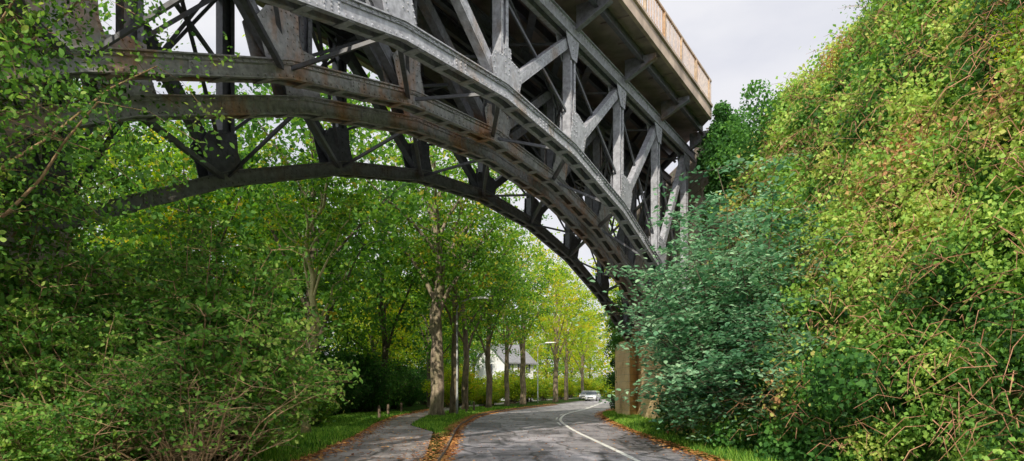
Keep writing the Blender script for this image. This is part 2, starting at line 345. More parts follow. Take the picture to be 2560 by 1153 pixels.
        for sd in(-1,1):
            o=w+sd*.206; i_=w+sd*.192
            v1=[BP(*gp(a,b,o)) for a,b in shp]; v2=[BP(*gp(a,b,i_)) for a,b in shp]; n=len(shp)
            mb.add(v1+v2,[tuple(range(n)),tuple(range(2*n-1,n-1,-1))]+[(i,(i+1)%n,n+(i+1)%n,n+i) for i in range(n)])
            rv=[]
            for i in range(n):
                a0,b0=shp[i];a1,b1=shp[(i+1)%n]; ln=math.hypot(a1-a0,b1-b0); mm=max(1,int(ln/.13))
                for j in range(mm):
                    t=(j+.5)/mm; a=(a0+(a1-a0)*t)*.88; b=.4+(b0+(b1-b0)*t-.4)*.88; rv.append(gp(a,b,o))
            rv+=[(s+x*d0,o,z0+zz) for x in(-.08,.08) for zz in(.25,.4,.55,.7)]
            rivets(mb,rv,sd,.024)
        new_obj('gusset_plate',mb.mesh('gusset_plate',M_rust if mt is M_rust else mpost),bridge)
        mb=MB(); shp=[(-.35,0),(.6,0),(.45,-.35),(.18,-.75),(-.18,-.75)]
        dt=1 if k<0 else -1
        for sd in(-1,1):
            o=w+sd*.176; i_=w+sd*.159
            v1=[BP(s+a*dt,o,ZT-.36+b) for a,b in shp]; v2=[BP(s+a*dt,i_,ZT-.36+b) for a,b in shp]; n=len(shp)
            mb.add(v1+v2,[tuple(range(n)),tuple(range(2*n-1,n-1,-1))]+[(i,(i+1)%n,n+(i+1)%n,n+i) for i in range(n)])
            rivets(mb,[(s+x*dt,o,ZT-.45-j*.13) for x in(-.1,.1) for j in range(5)],sd,.022)
        new_obj('top_gusset',mb.mesh('top_gusset',mpost),bridge)
        if k<4 :
            a0=s if k<0 else s+4; a1=s+4 if k<0 else s
            mb=MB(); mb.beam(BP(a0,w-.03,zr(a0,w)+.9),BP(a1,w-.03,ZT-.9),WV,.05,.08)
            new_obj('counter_brace',mb.mesh('counter_brace',M_dark),bridge)
u=Vector((0,0,1))
for wa,wb in((WA,4.0),(3.0,0.0)):
    for k in range(-4,5):
        sa=scn(wa)+4*k; sb=scn(wb)+4*k; za=zr(sa,wa)+.1; zb=zr(sb,wb)+.1; mb=MB()
        mb.beam(BP(sa,wa,za),BP(sb,wb,ZT-.5),u,.09,.025); mb.beam(BP(sa,wa,ZT-.5),BP(sb,wb,zb),u,.025,.09)
        z=za+(ZT-.6-za)*.5+.15; mb.beam(BP(sa,wa,z),BP(sb,wb,z),u,.10,.07)
        new_obj('sway_brace',mb.mesh('sway_brace',M_dark),bridge)
        if k<4:
            sa2=sa+4; sb2=sb+4; mb=MB()
            mb.beam(BP(sa,wa,zr(sa,wa)-.2),BP(sb2,wb,zr(sb2,wb)-.2),u,.08,.06)
            mb.beam(BP(sa,wa,zr(sa,wa)-.2),BP(sb,wb,zr(sb,wb)-.2),u,.12,.1)
            new_obj('lateral_brace',mb.mesh('lateral_brace',M_dark),bridge)
            mb=MB(); mb.beam(BP(sa,wa,ZT-.55),BP(sb2,wb,ZT-.55),u,.07,.05); new_obj('wind_brace',mb.mesh('wind_brace',M_dark),bridge)
            mb=MB(); mb.beam(BP(sa2,wa,ZT-.65),BP(sb,wb,ZT-.65),u,.07,.05); new_obj('wind_brace',mb.mesh('wind_brace',M_dark),bridge)
deck=new_obj('deck',None,bridge)
mb=MB()
def e0(w): return scn(w)-17.0
def e1(w): return scn(w)+17.6
def slab(mb,w0,w1,z0,z1,s0=None,s1=None):
    P=[BP(e0(w0) if s0 is None else s0,w0,z0),BP(e0(w1) if s0 is None else s0,w1,z0),BP(e1(w1) if s1 is None else s1,w1,z0),BP(e1(w0) if s1 is None else s1,w0,z0)]
    mb.hexa(P+[p+Vector((0,0,z1-z0)) for p in P])
sA=scn(WA)
slab(mb,-1.7,7.45,13.35,13.62)
for j in range(24):
    s=sA-17.5+1.5*j; mb.beam(BP(s,6.45,13.325),BP(s,6.9,13.325),UV,.06,.045); mb.beam(BP(s,7.04,13.325),BP(s,7.44,13.325),UV,.06,.045)
new_obj('deck_slab',mb.mesh('deck_slab',M_conc),deck)
mb=MB(); slab(mb,7.453,7.58,13.27,13.72); slab(mb,7.38,7.66,13.722,13.82)
slab(mb,-1.93,-1.703,13.2,13.75)
new_obj('fascia_beam',mb.mesh('fascia_beam',simple('fascia_paint',(.38,.30,.24),.8,0,1.2,.4,.2)),deck)
mb=MB()
for w in(-1.2,.9,2.0,4.8,5.5,6.97):
    slab(mb,w-.07,w+.07,12.98,13.0); slab(mb,w-.012,w+.012,13.002,13.348)
new_obj('stringer',mb.mesh('stringer',M_dark),deck)
for k in range(-8,9):
    s=sA+2*k; mb=MB(); s_b=lambda w: s+1.4*(w-WA)
    mb.beam(BP(s_b(-1.5),-1.5,12.86),BP(s_b(6.0),6.0,12.86),(0,0,1),.30,.05)
    mb.beam(BP(s_b(-1.5),-1.5,12.715),BP(s_b(6.0),6.0,12.715),(0,0,1),.02,.24)
    new_obj('floor_beam',mb.mesh('floor_beam',M_dark),deck)
for k in range(-4,5):
    s=sA+4*k; mb=MB(); v=[]
    for ds in(-.03,.03): v+=[BP(s+ds,6.3,12.5),BP(s+ds,6.3,13.24),BP(s+ds,7.42,13.24),BP(s+ds,7.42,13.08)]
    mb.add(v,[(0,1,2,3),(7,6,5,4),(0,4,5,1),(1,5,6,2),(2,6,7,3),(3,7,4,0)])
    mb.beam(BP(s,6.3,12.48),BP(s,7.44,13.06),UV,.2,.03)
    new_obj('cantilever_bracket',mb.mesh('cantilever_bracket',M_inner),deck)
rail=MB(); z0=13.822; wr=7.52
for j in range(18):
    s=sA-17+2*j+1.4*1.7; rail.beam(BP(s,wr,z0),BP(s,wr,z0+1.1),WV,.09,.09)
for zz,t in((.12,.06),(1.1,.08)):
    rail.beam(BP(e0(wr),wr,z0+zz),BP(e1(wr),wr,z0+zz),WV,t,t)
j=e0(wr)
while j<e1(wr):
    rail.beam(BP(j,wr,z0+.14),BP(j,wr,z0+1.07),WV,.022,.022); j+=.16
new_obj('railing',rail.mesh('railing',M_rail),deck)
def abut(name,sgn,lab,ex):
    mb=MB()
    off=17.05
    def fp(w,z,o=0,e=0): return BP(scn(w)+sgn*(off+o+e),w,z)+ORG
    def blk(w0,w1,z0,z1,o,ext):
        P=[fp(w0,z0,o),fp(w1,z0,o),fp(w1,z0,o,ext),fp(w0,z0,o,ext)]
        if sgn<0: P=P[::-1]
        mb.hexa(P+[p+Vector((0,0,z1-z0)) for p in P])
    blk(-2.2,7.7,-1,4.4,-.5,ex)
    blk(-2.3,7.8,4.402,4.7,-.62,ex+.2)
    for w,_,_ in RIBS: blk(w-.4,w+.4,4.72,5.35,-.45,1.0)
    for w0,w1 in((-.85,.95),(2.4,4.6),(5.4,6.8)): blk(w0,w1,-1,4.38,-1.7,1.19)
    mb.mi=1
    blk(-2.2,7.7,4.702,13.1,.6,ex)
    new_obj(name,mb.mesh(name,[M_stone if sgn<0 else M_stone2,M_stone2]),label=lab,category='bridge abutment')
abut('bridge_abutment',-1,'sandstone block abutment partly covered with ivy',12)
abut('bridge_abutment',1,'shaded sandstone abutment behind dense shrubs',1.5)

# ---------------------------------------------------------------- vegetation generators
def tree_meshes(name,seed,H,bh,RR,tr,nl,lsize,per,leafm,barkm,flat=.5,nsub=6,extra=120,k=4,lean=0,low=.55,lo=.6,kk=None):
    rnd=random.Random(seed); mb=MB(); cl=[]
    wob=[(rnd.uniform(-.3,.3)+lean*i*.12,rnd.uniform(-.3,.3)) for i in range(12)]
    tp=[]; trd=[]; 
    top=H*.86
    for i in range(12):
        t=i/11; z=t*top; tp.append(Vector((wob[i][0]*t*1.5,wob[i][1]*t*1.5,z))); trd.append(tr*(1.4 if i==0 else 1)*(1-t)**.75+.03)
    tp[0].z=-.2
    tp.insert(1,Vector((0,0,.5))); trd.insert(1,tr*1.05)
    mb.tube(tp,trd,12,True,.09)
    cz=(bh+H)/2; rz=(H-bh)/2
    for l in range(nl):
        t=bh*.85/top+(1-bh*.85/top)*(l/nl)**1.0*.9; f=t*11; i=min(10,int(f)); base=tp[1:][i].lerp(tp[1:][min(11,i+1)],f-i)
        az=l*2.4+rnd.uniform(-.5,.5); zt=min(H*.97,base.z+rnd.uniform(.25,.6)*(H-base.z)+.8)
        rad=RR*math.sqrt(max(.08,1-((zt-cz)/rz)**2))*rnd.uniform(.75,1.05)
        end=Vector((math.cos(az)*rad,math.sin(az)*rad,zt)); r0=max(.02,tr*(1-t)**.7*.5)
        pts=[];n=7
        for j in range(n):
            u=j/(n-1); p=base.lerp(end,u); p.z=base.z+(end.z-base.z)*(u**.75); p+=Vector((rnd.uniform(-1,1),rnd.uniform(-1,1),rnd.uniform(-.6,.6)))*.3*(u*(1.3-u)); pts.append(p)
        mb.tube(pts,[r0*(1-.85*j/(n-1))+.008 for j in range(n)],6,False)
        for j in range(2,n):
            cl.append(pts[j])
            for q in range(nsub):
                if rnd.random()<.75:
                    d=Vector((rnd.gauss(0,1),rnd.gauss(0,1),rnd.gauss(0,.5))).normalized()*rnd.uniform(.6,1.0)*RR*.36
                    e=pts[j]+d; mid=pts[j].lerp(e,.5)+Vector((0,0,.12)); 
                    if rnd.random()<.5: mb.tube([pts[j],mid,e],[r0*.25,r0*.15,.005],3,False)
                    cl.append(e)
    for i in range(extra):
        d=Vector((rnd.gauss(0,1),rnd.gauss(0,1),rnd.gauss(0,1))).normalized()*rnd.uniform(lo,1.0); cl.append(Vector((d.x*RR,d.y*RR,cz+d.z*rz)))
    C=np.array([list(c) for c in cl]); n=len(C); rc_=R.uniform(.45,.95,n)*RR/(kk or 4.5)
    idx=np.repeat(np.arange(n),per); off=R.normal(size=(n*per,3)); off=unit(off)*(R.uniform(0,1,n*per)**.5)[:,None]
    off[:,2]*=flat; Pp=C[idx]+off*rc_[idx][:,None]
    keep=Pp[:,2]>bh*low; Pp=Pp[keep]; idx=idx[keep]
    cr=R.uniform(0,1,n); rv=.45*cr[idx]+.55*R.uniform(0,1,len(idx))
    V=leaves(Pp,lsize,.6,k)
    return mb.mesh(name+'_trunk',barkm,True),polys_mesh(name+'_crown',V,rv,leafm)
def place_tree(tm,x,y,s=1,rot=0,label='',cat='tree',name='deciduous_tree',group='broad-leaved trees beside the road',sz=None,z=None,parts=('trunk','crown'),tilt=(0,0)):
    zz=float(gz(x,y)) if z is None else z
    e=new_obj(name,None,loc=(x,y,zz),rot=(tilt[0],tilt[1],rot),scale=(s,s,sz or s),label=label,category=cat,group=group)
    new_obj(parts[0],tm[0],e); new_obj(parts[1],tm[1],e); return e

def bush_meshes(name,seed,H,RR,nst,ntw,per,lsize,leafm,barkm,start=.3,k=6,twl=.6,spread=1.0,up=.5,stemr=.022,flatten=0,leafstart=.25,rag=.7,twr=.007):
    rnd=random.Random(seed); mb=MB(); LP=[];CR=[]
    for s in range(nst):
        az=rnd.uniform(0,6.283); rad=RR*math.sqrt(rnd.random())*spread; h=H*(1-.45*(rad/RR)**2)*rnd.uniform(rag,1.05)
        b=Vector((math.cos(az)*rad*.2,math.sin(az)*rad*.2,-.1)); e=Vector((math.cos(az)*rad,math.sin(az)*rad,h)); n=8; pts=[]
        for j in range(n):
            u=j/(n-1); p=Vector((b.x+(e.x-b.x)*u**1.25,b.y+(e.y-b.y)*u**1.25,b.z+(e.z-b.z)*u**.8)); p+=Vector((rnd.uniform(-1,1),rnd.uniform(-1,1),rnd.uniform(-.5,.5)))*.09*min(1,u*3); pts.append(p)
        mb.tube(pts,[stemr*rnd.uniform(.7,1.4)*(1-.8*j/(n-1))+.003 for j in range(n)],5,False)
        for j in range(n):
            u=j/(n-1)
            if u<start: continue
            for q in range(ntw):
                a=rnd.uniform(0,6.283); d=Vector((math.cos(a),math.sin(a),rnd.uniform(-.25,.7)*(1-flatten))).normalized()*twl*rnd.uniform(.4,1.3)
                p0=pts[j]; p1=p0+d*.5+Vector((0,0,.05)); p2=p0+d+Vector((rnd.uniform(-.1,.1),rnd.uniform(-.1,.1),rnd.uniform(-.12,.05)))
                mb.tube([p0,p1,p2],[twr,twr*.7,twr*.35],3,False)
                if u<leafstart+.12: continue
                c=rnd.random()
                for l in range(per):
                    t=rnd.uniform(.15,1.05); p=(p0.lerp(p1,t*2) if t<.5 else p1.lerp(p2,t*2-1)); g=lsize*.9
                    LP.append((p.x+rnd.gauss(0,g),p.y+rnd.gauss(0,g),p.z+rnd.gauss(0,g*.6))); CR.append(.5*c+.5*rnd.random())
    V=leaves(np.array(LP),lsize,up,k)
    return mb.mesh(name+'_stems',barkm,True),polys_mesh(name+'_leaves',V,CR,leafm)

TA=tree_meshes('tree_a',1,19,6.6,5.4,.40,11,.22,24,L_mid,B_grey,low=.4,extra=170)
TB=tree_meshes('tree_b',2,17,4.6,5.0,.27,10,.23,24,L_yel,B_mid)
TM=tree_meshes('tree_m',8,17,5.0,5.0,.25,10,.23,24,L_mid,B_mid)
TC=tree_meshes('tree_c',3,18,3.2,5.2,.24,11,.27,20,L_wood,B_dark,extra=240)
TD=tree_meshes('tree_d',4,15,3,4.6,.24,10,.27,20,L_yel,B_dark,extra=180)
TY=tree_meshes('young_tree',5,10,4.2,2.0,.13,9,.13,20,L_mid,B_yellow,nsub=4,extra=30)

place_tree(TA,-4.35,39.5,1,0.4,'tall plane-like tree with thick grey trunk by the kerb')
place_tree(TM,-3.65,42.5,.95,2.1,'tree with leaning brown trunk behind a thicker one',tilt=(0,-.05))
place_tree(TM,-3.5,51,.95,1.3,'tall tree with straight slim trunk on the verge')
place_tree(TM,-1.9,55.5,.95,3.0,'tree with grey-brown trunk and green crown on verge')
place_tree(TM,-.5,68,.95,5.0,'slender roadside tree near the house')
place_tree(TB,1.2,74,1.15,2.2,'broad roadside tree with yellowing leaves reaching over road')
place_tree(TB,5.6,88,1.15,.7,'roadside tree with yellowing leaves')
for x,y,s,r in[(8.4,106,1.1,1.),(12.6,122,1.0,3)]:
    place_tree(TB,x,y,s,r,'row tree with sunlit yellow-green crown beside road')
for x,y,s,r in[(12.4,57,1.15,1.),(13.8,66,1.2,3),(17.5,80,1.2,4.2),(22,96,1.2,2)]:
    place_tree(TD,x,y,s,r,'tree with yellow-green crown on far verge of the bend')
place_tree(TB,-3.2,-4.5,1,1,'unseen street tree behind the camera, added to dapple the road with shade')  # out of view, added to throw dappled shade on the road
place_tree(TY,-7.0,23.2,1,.5,'slender young tree with pale yellowish trunk in grass',name='young_tree',tilt=(0,.04))
rt=random.Random(5)
wood=[(-9.5,31),(-12,38),(-17,34),(-8.5,46),(-15,45),(-23,40),(-11,54),(-18,58),(-28,52),(-7,62),(-13,68),(-22,70),(-33,62),(-9,84),(-15,80),(-22,95),(-32,88),(-10,112),(-20,120),(-1,135),(3,134),(8,142),(17,146),(30,110),(34,128),(-18,24),(-8.5,73),(-7,92),(25,152),(-14,30),(-26,62),(-7,104),(14,160)]
for i,(x,y) in enumerate(wood):
    tm=[TC,TC,TD,TC][i%4] if y<75 else [TD,TC][i%2]; place_tree(tm,x+rt.uniform(-1,1),y+rt.uniform(-1,1),rt.uniform(.8,1.05),rt.uniform(0,6),'woodland tree with dark trunk and dense leaves',group='woodland trees behind the footpath')

BL=bush_meshes('shrub_open',21,4.6,2.6,60,5,15,.095,L_olive,B_twig,start=.15,twl=.75,leafstart=.28,stemr=.018,rag=.4,twr=.007)
BM=bush_meshes('shrub_tall',22,4.3,2.4,60,5,15,.09,L_olive,B_twig,start=.15,twl=.7,leafstart=.28,stemr=.018,rag=.4,twr=.007)
BT=bush_meshes('shrub_bare',27,3.0,2.2,24,3,4,.085,L_olive,B_tan,start=.25,twl=.7,leafstart=.25,stemr=.017,rag=.5,twr=.007)
grp='twiggy shrubs beside the footpath'
for (t,x,y,s,r) in[(BL,-5.8,12.9,.98,0),(BM,-8.2,11.4,1.0,1),(BL,-7.3,15.2,1.1,2),(BM,-6.3,9.8,.66,3.3),(BM,-9.3,15.5,1.1,4),(BL,-8.8,18.8,.95,4.4),(BM,-10.8,19.5,1.2,4.4),(BL,-9.3,12.6,1.15,5.1)]:
    place_tree(t,x,y,s,r,'open olive-green shrub with bare brown twigs','shrub','shrub',grp,parts=('stem','foliage'))
for (x,y,s,r) in[(-4.9,10.4,.85,0),(-6.6,9.6,.8,2.2)]:
    place_tree(BT,x,y,s,r,'nearly leafless shrub of fanning tan stems','shrub','shrub','bare twiggy shrubs in front of leafy ones',parts=('stem','foliage'))
BD=bush_meshes('undergrowth',23,3.0,2.1,40,4,12,.12,L_dark,B_dark,start=.1,k=4,twl=.6,leafstart=-.1)
for i in range(48):
    y=rt.uniform(27,75); x=float(pl(y))-rt.uniform(2.2,12); place_tree(BD,x,y,rt.uniform(.7,1.6),rt.uniform(0,6),'dark green woodland undergrowth bush','bush','bush','undergrowth bushes under the trees',parts=('stem','foliage'))
for (x,y,s) in[(-7.2,12.8,.55),(-5.9,14.2,.45),(-8.6,13.2,.7),(-7.0,11.0,.4)]:
    place_tree(BD,x,y,s,rt.uniform(0,6),'low dark bush among twiggy shrubs','bush','bush','undergrowth bushes under the trees',parts=('stem','foliage'))
BH=bush_meshes('low_bush',25,3.0,2.1,40,4,12,.12,L_mid,B_dark,start=.1,k=4,twl=.6,leafstart=-.1)
for (x,y,s) in[(-7.9,27,.5),(-8.7,29.5,.55),(-9.3,32,.55),(-9.0,25.5,.55)]:
    place_tree(BH,x,y,s,rt.uniform(0,6),'low rounded green bush beside lawn','bush','bush','low bushes beside the lawn',parts=('stem','foliage'))
BG=bush_meshes('garden_bush',24,3.0,2.1,40,4,12,.13,L_yel,B_dark,start=.15,k=4,twl=.6,leafstart=.0)
for (x,y,s) in[(-1.6,62,.7),(-1,68,.7),(1,78,1.1),(3.2,90,1.1),(5.6,101,1.2),(9,114,1.3),(-4.2,60,1.2),(-4,70,1.3),(-5.5,76,1.4),(1.2,86,1.5),(-1.5,88,1.1),(13,70,1),(11.5,60,.9),(14.5,128,1.4),(17.5,135,1.5),(21,140,1.5),(12,134,1.5),(25,138,1.5)]:
    place_tree(BG,x-1,y,s,rt.uniform(0,6),'garden bush beside the pavement','bush','bush','garden bushes near the house',parts=('stem','foliage'))
OV=tree_meshes('overhang',31,7.6,2.6,3.3,.06,14,.07,38,L_olive,B_twig,flat=.7,nsub=6,extra=30,k=6,low=.9,lo=.5,kk=5)
place_tree(OV,-7.0,7.9,.95,0,'small multi-limbed tree with fine brown twigs','tree','small_tree','small trees beside the path')
place_tree(OV,-10.2,12.0,1.15,2,'small multi-limbed tree with fine brown twigs','tree','small_tree','small trees beside the path')
BB=bush_meshes('bluegreen_shrub',41,6.6,2.9,48,5,15,.14,L_blue,B_dark,start=.12,twl=1.3,flatten=.85,up=1.7,leafstart=-.05,rag=.4)
for x,y,s,r,ti in[(6.8,18.6,1.1,0,-.16),(7.0,22.6,1.28,2,-.22),(7.3,16.0,.85,4,-.1),(8.2,27.2,1.0,1,-.1)]:
    place_tree(BB,x,y,s,r,'dense blue-green shrub overhanging the verge','shrub','shrub','blue-green shrubs below the bank',z=.1,parts=('stem','foliage'),tilt=(0,ti))
def slope_pt(y,t):
    x=toe(y)+bankW(y)*t; return x,y,float(gz(x,y))
C=[];rad=[];tone=[]
for iy in range(33):
    for it in range(26):
        y=5.2+iy*.74+rt.uniform(-.3,.3); t=it/25*1.15+rt.uniform(-.02,.02)
        if rt.random()<.08: continue
        x,yy,z=slope_pt(y,max(0,t)); C.append((x-.35,yy-.05,z+.12)); rad.append(rt.choice([rt.uniform(.3,.5),rt.uniform(.3,.6),rt.uniform(.6,1.15)])); tone.append(rt.random())
C=np.array(C);rad=np.array(rad);tone=np.array(tone)
cnt=np.clip((500*(rad/.55)**1.3),230,1150).astype(int); idx=np.repeat(np.arange(len(C)),cnt); d=unit(R.normal(size=(len(idx),3))*np.array([1,1,.9])+np.array([-.55,-.25,.35]))
P_=C[idx]+d*(rad[idx]*(R.uniform(.5,1.06,len(idx))+R.exponential(.12,len(idx))))[:,None]
V=leaves(P_,.048+.0035*P_[:,1],.2,4,out=d,asp=.8,outw=.6); rv=.72*tone[idx]+.28*R.uniform(0,1,len(idx))
new_obj('ivy_ground_cover',polys_mesh('ivy_ground_cover',V,rv,L_lime),kind='stuff',label='bright green ivy and bramble covering the steep bank',category='ivy')
def ivy_on(name,pts,rads,per,size,matl,label):
    C=np.array(pts);rad=np.array(rads); idx=np.repeat(np.arange(len(C)),per); d=unit(R.normal(size=(len(idx),3))+np.array([-.4,-.6,.2]))
    P_=C[idx]+d*(rad[idx]*(R.uniform(.6,1.0,len(idx))+R.exponential(.07,len(idx))))[:,None]; tn=R.uniform(0,1,len(C))
    V=leaves(P_,size,.2,4,out=d,asp=.85,outw=.8); new_obj(name,polys_mesh(name,V,.5*tn[idx]+.5*R.uniform(0,1,len(idx)),matl),kind='stuff',label=label,category='ivy')
pts=[];rd=[]
for i in range(100):
    w=8.0; s=scn(w)-17.0-rt.uniform(0,9); z=rt.uniform(9.2,13.6); p=BP(s,w,z)+ORG; pts.append(tuple(p)); rd.append(rt.uniform(.35,.8))
for i in range(60):
    pts.append((rt.uniform(8.8,11.5),rt.uniform(24.5,30),rt.uniform(8.5,12.6))); rd.append(rt.uniform(.5,1.0))
for i in range(14):
    w=rt.uniform(6.9,7.9); p=BP(scn(w)-17.5,w,rt.uniform(9,12.8))+ORG; pts.append(tuple(p)); rd.append(rt.uniform(.2,.4))
ivy_on('abutment_ivy',pts,rd,360,.12,L_dark,'thick dark ivy hanging over the stone abutment top')
pts=[];rd=[]
for i in range(60):
    y=rt.uniform(44.8,49); x=rt.uniform(6.9,8.3); z=rt.uniform(0.3,8.6); pts.append((x,y,z)); rd.append(rt.uniform(.35,.7))
for i in range(12):
    y=rt.uniform(29,32.5); pts.append((7.9-(y-30)*.1,y,rt.uniform(.2,4.6))); rd.append(rt.uniform(.2,.55))
for i in range(120):
    y=rt.uniform(11,30); pts.append((toe(y)+rt.uniform(-1.0,.7),y,rt.uniform(.0,2.2))); rd.append(rt.uniform(.3,.75))
ivy_on('abutment_ivy',pts,rd,300,.115,L_dark,'dark ivy clothing wall corner and bank foot')
BC=bush_meshes('bank_shrub',51,3.4,1.7,46,4,12,.08,L_yel,B_twig,start=.2,k=4,twl=.75,leafstart=.05,stemr=.014,rag=.4,twr=.009)
BE=bush_meshes('bank_shrub_green',52,3.0,1.8,40,4,13,.08,L_lime,B_twig,start=.2,k=4,twl=.7,leafstart=.05,stemr=.014,rag=.4,twr=.009)
for i,(y,t,s) in enumerate([(24,.85,.45),(21,.85,.6),(19,.9,.75),(16,.9,1.0),(13,.9,1.1),(20,.35,.5),(15,.35,.5),(10,.75,.9),(15,1.0,1.2),(12,.5,.7),(17,.6,.7)]):
    x,yy,z=slope_pt(y,t); place_tree(BC if i%2 else BE,x,yy,s,rt.uniform(0,6),'feathery yellow-green shrub growing on the bank','shrub','shrub','shrubs on the bank',z=z-.3,parts=('stem','foliage'))
mb=MB()
for i in range(4200):
    cx=rt.randrange(len(C)) if len(C)<2 else rt.randrange(len(tone)); 
    y=rt.uniform(6,28); x,yy,z=slope_pt(y,rt.uniform(0,1)); rr_=rt.uniform(.5,1.1); d=Vector((-.8,-.25,.35)).normalized()
    p=Vector((x-.35,yy,z+.1))+d*rr_; a=rt.uniform(0,6.28); l=rt.uniform(.3,.9)
    dd=Vector((math.cos(a)*.5-.2,math.sin(a),rt.uniform(-.7,.7))).normalized()*l
    mb.tube([p,p+dd*.5+Vector((0,0,.08)),p+dd+Vector((0,0,-.12))],[.008,.007,.003],3,False)
new_obj('bramble_canes',mb.mesh('bramble_canes',bark('cane_bark',(.32,.13,.08),(.6,.34,.2))),kind='stuff',label='dry reddish bramble canes tangled over ivy',category='bramble')

C=np.stack([R.uniform(-120,120,620),R.uniform(160,185,620),R.uniform(0,20,620)],1); per=70; idx=np.repeat(np.arange(620),per)
P_=C[idx]+R.normal(size=(len(idx),3))*np.array([2,2,1.4]); V=leaves(P_,.85,.4,4); new_obj('far_woodland',polys_mesh('far_woodland',V,R.uniform(0,1,len(idx)),L_yel),kind='stuff',label='distant wooded edge closing the street',category='woodland')

def scat(n,fx,y0,y1,p=1.6):
    y=y0+(y1-y0)*R.uniform(0,1,n)**p; return fx(y,n),y
parts_=[]
def addl(x,y,z,s): parts_.append((np.stack([x,y,z],1),s))
n=4200; x,y=scat(n,lambda y,n: rl(y)+np.abs(R.normal(0,.13,n)),13,75); addl(x,y,np.full(n,.022),.07+.0009*y)
n=3200; x,y=scat(n,lambda y,n: rl(y)-.02-np.abs(R.normal(0,.3,n)),13,75); addl(x,y,np.full(n,.112),.07+.0009*y)
n=3600; x,y=scat(n,lambda y,n: rr(y)-R.normal(-.1,.22,n),12,60); addl(x,y,np.full(n,.045),.08+.0009*y)
n=4000; x,y=scat(n,lambda y,n: pl(y)+R.normal(0,.25,n),13,60); addl(x,y,np.full(n,.095),.08+.0009*y)
n=1700; x,y=scat(n,lambda y,n: R.uniform(-7,-2.2,n),14,50); addl(x,y,np.full(n,.1),.08)
n=900; x,y=scat(n,lambda y,n: R.uniform(-2,4.6,n),13,50); addl(x,y,np.full(n,.02),.065)
Vs=[]
for P_,s in parts_: 
    V=leaves(P_,s,3.5,4,asp=.8); V[:,:,2]=np.maximum(V[:,:,2],(P_[:,2]-.006)[:,None]); Vs.append(V)
V=np.concatenate(Vs); new_obj('fallen_leaves',polys_mesh('fallen_leaves',V,R.uniform(0,1,len(V)),L_fall),kind='stuff',label='orange-brown fallen leaves along kerb and path',category='leaves')
def blades(x,y,h):
    n=len(x); z=gz(x,y); a=R.uniform(0,6.283,n); w=.012+.0006*y; dx=np.cos(a)*w; dy=np.sin(a)*w; lx=R.normal(0,.4,n)*h; ly=R.normal(0,.4,n)*h
    return np.stack([np.stack([x-dx,y-dy,z-.01],1),np.stack([x+dx,y+dy,z-.01],1),np.stack([x+lx,y+ly,z+h],1)],1)
G=[]
n=30000; y=R.uniform(13,46,n); x=pl(y)-.05-np.abs(R.uniform(0,3.2,n)); G.append(blades(x,y,R.uniform(.06,.2,n)))
n=16000; y=R.uniform(24,60,n); u_=R.uniform(0,1,n); x=pr(y)+.1+(rl(y)-.25-pr(y)-.1)*u_; G.append(blades(x,y,R.uniform(.07,.2,n)))
n=36000; y=R.uniform(10,48,n); x=rr(y)+.25+np.abs(R.uniform(0,2.3,n)); G.append(blades(x,y,R.uniform(.08,.28,n)*R.uniform(.5,1,n)))
V=np.concatenate(G); new_obj('grass',polys_mesh('grass',V,R.uniform(0,1,len(V)),L_grass),kind='stuff',label='fresh green grass on the verges',category='grass')

# ---------------------------------------------------------------- house
M_ww=simple('white_render',(.74,.74,.77),.8,0,1,.1); M_roof=simple('slate_roof',(.2,.2,.225),.7,0,3,.3); M_glass=simple('window_glass',(.05,.06,.08),.1); M_frame=simple('window_frame',(.7,.7,.7),.5); M_cars=simple('car_silver',(.6,.62,.65),.3,.3,3,.05); M_tyre=simple('tyre_rubber',(.02,.02,.02),.9)
def house(x,y,ang,w,d,hw,hr,label):
    e=new_obj('house',None,loc=(x,y,0),rot=(0,0,ang),label=label,category='house')
    mb=MB(); a,b=w/2,d/2
    mb.add([(-a,-b,0),(a,-b,0),(a,b,0),(-a,b,0),(-a,-b,hw),(a,-b,hw),(a,b,hw),(-a,b,hw),(-a,0,hw+hr),(a,0,hw+hr)],[(0,1,5,4),(2,3,7,6),(1,2,6,9,5),(3,0,4,8,7)])
    new_obj('wall',mb.mesh('wall',M_ww),e)
    mb=MB(); o=.5; sl=hr/b
    for sg in(-1,1):
        v=[(-a-o,sg*(b+o),hw-o*sl),(a+o,sg*(b+o),hw-o*sl),(a+o,0,hw+hr),(-a-o,0,hw+hr)]; v+= [(p[0],p[1],p[2]+.2) for p in v]
        mb.hexa(v)
    ro=new_obj('roof',mb.mesh('roof',M_roof),e)
    mb=MB(); mb.box((1.2,.6,hw+hr+.2),(.5,.5,1.1)); new_obj('chimney',mb.mesh('chimney',M_stone2),ro)
    def win(cx,cz,face):
        f=MB(); g=MB()
        if face=='s':
            for dx in(-.55,0,.55): f.box((cx+dx,-b-.03,cz),(.07,.1,1.3))
            for dz in(-.65,.65): f.box((cx,-b-.032,cz+dz),(1.17,.12,.08))
            g.box((cx,-b-.006,cz),(1.1,.02,1.25))
        else:
            for dx in(-.55,0,.55): f.box((-a-.03,cx+dx,cz),(.1,.07,1.3))
            for dz in(-.65,.65): f.box((-a-.032,cx,cz+dz),(.12,1.17,.08))
            g.box((-a-.006,cx,cz),(.02,1.1,1.25))
        wo=new_obj('window',g.mesh('window',M_glass),e); new_obj('frame',f.mesh('frame',M_frame),wo)
    for cx in(-w*.3,0,w*.3):
        for cz in(1.8,5.0): win(cx,cz,'s')
    for cx in(-1.3,1.3): win(cx,1.8,'w')
    win(0,5.0,'w')
    mb=MB(); mb.box((w*.15,-b-.04,1.05),(.95,.08,2.1)); new_obj('door',mb.mesh('door',simple('door_paint',(.2,.1,.06))),e)
house(-1.1,106,math.radians(48),6.5,6,6.0,2.6,'pale rendered house with grey pitched roof among trees')

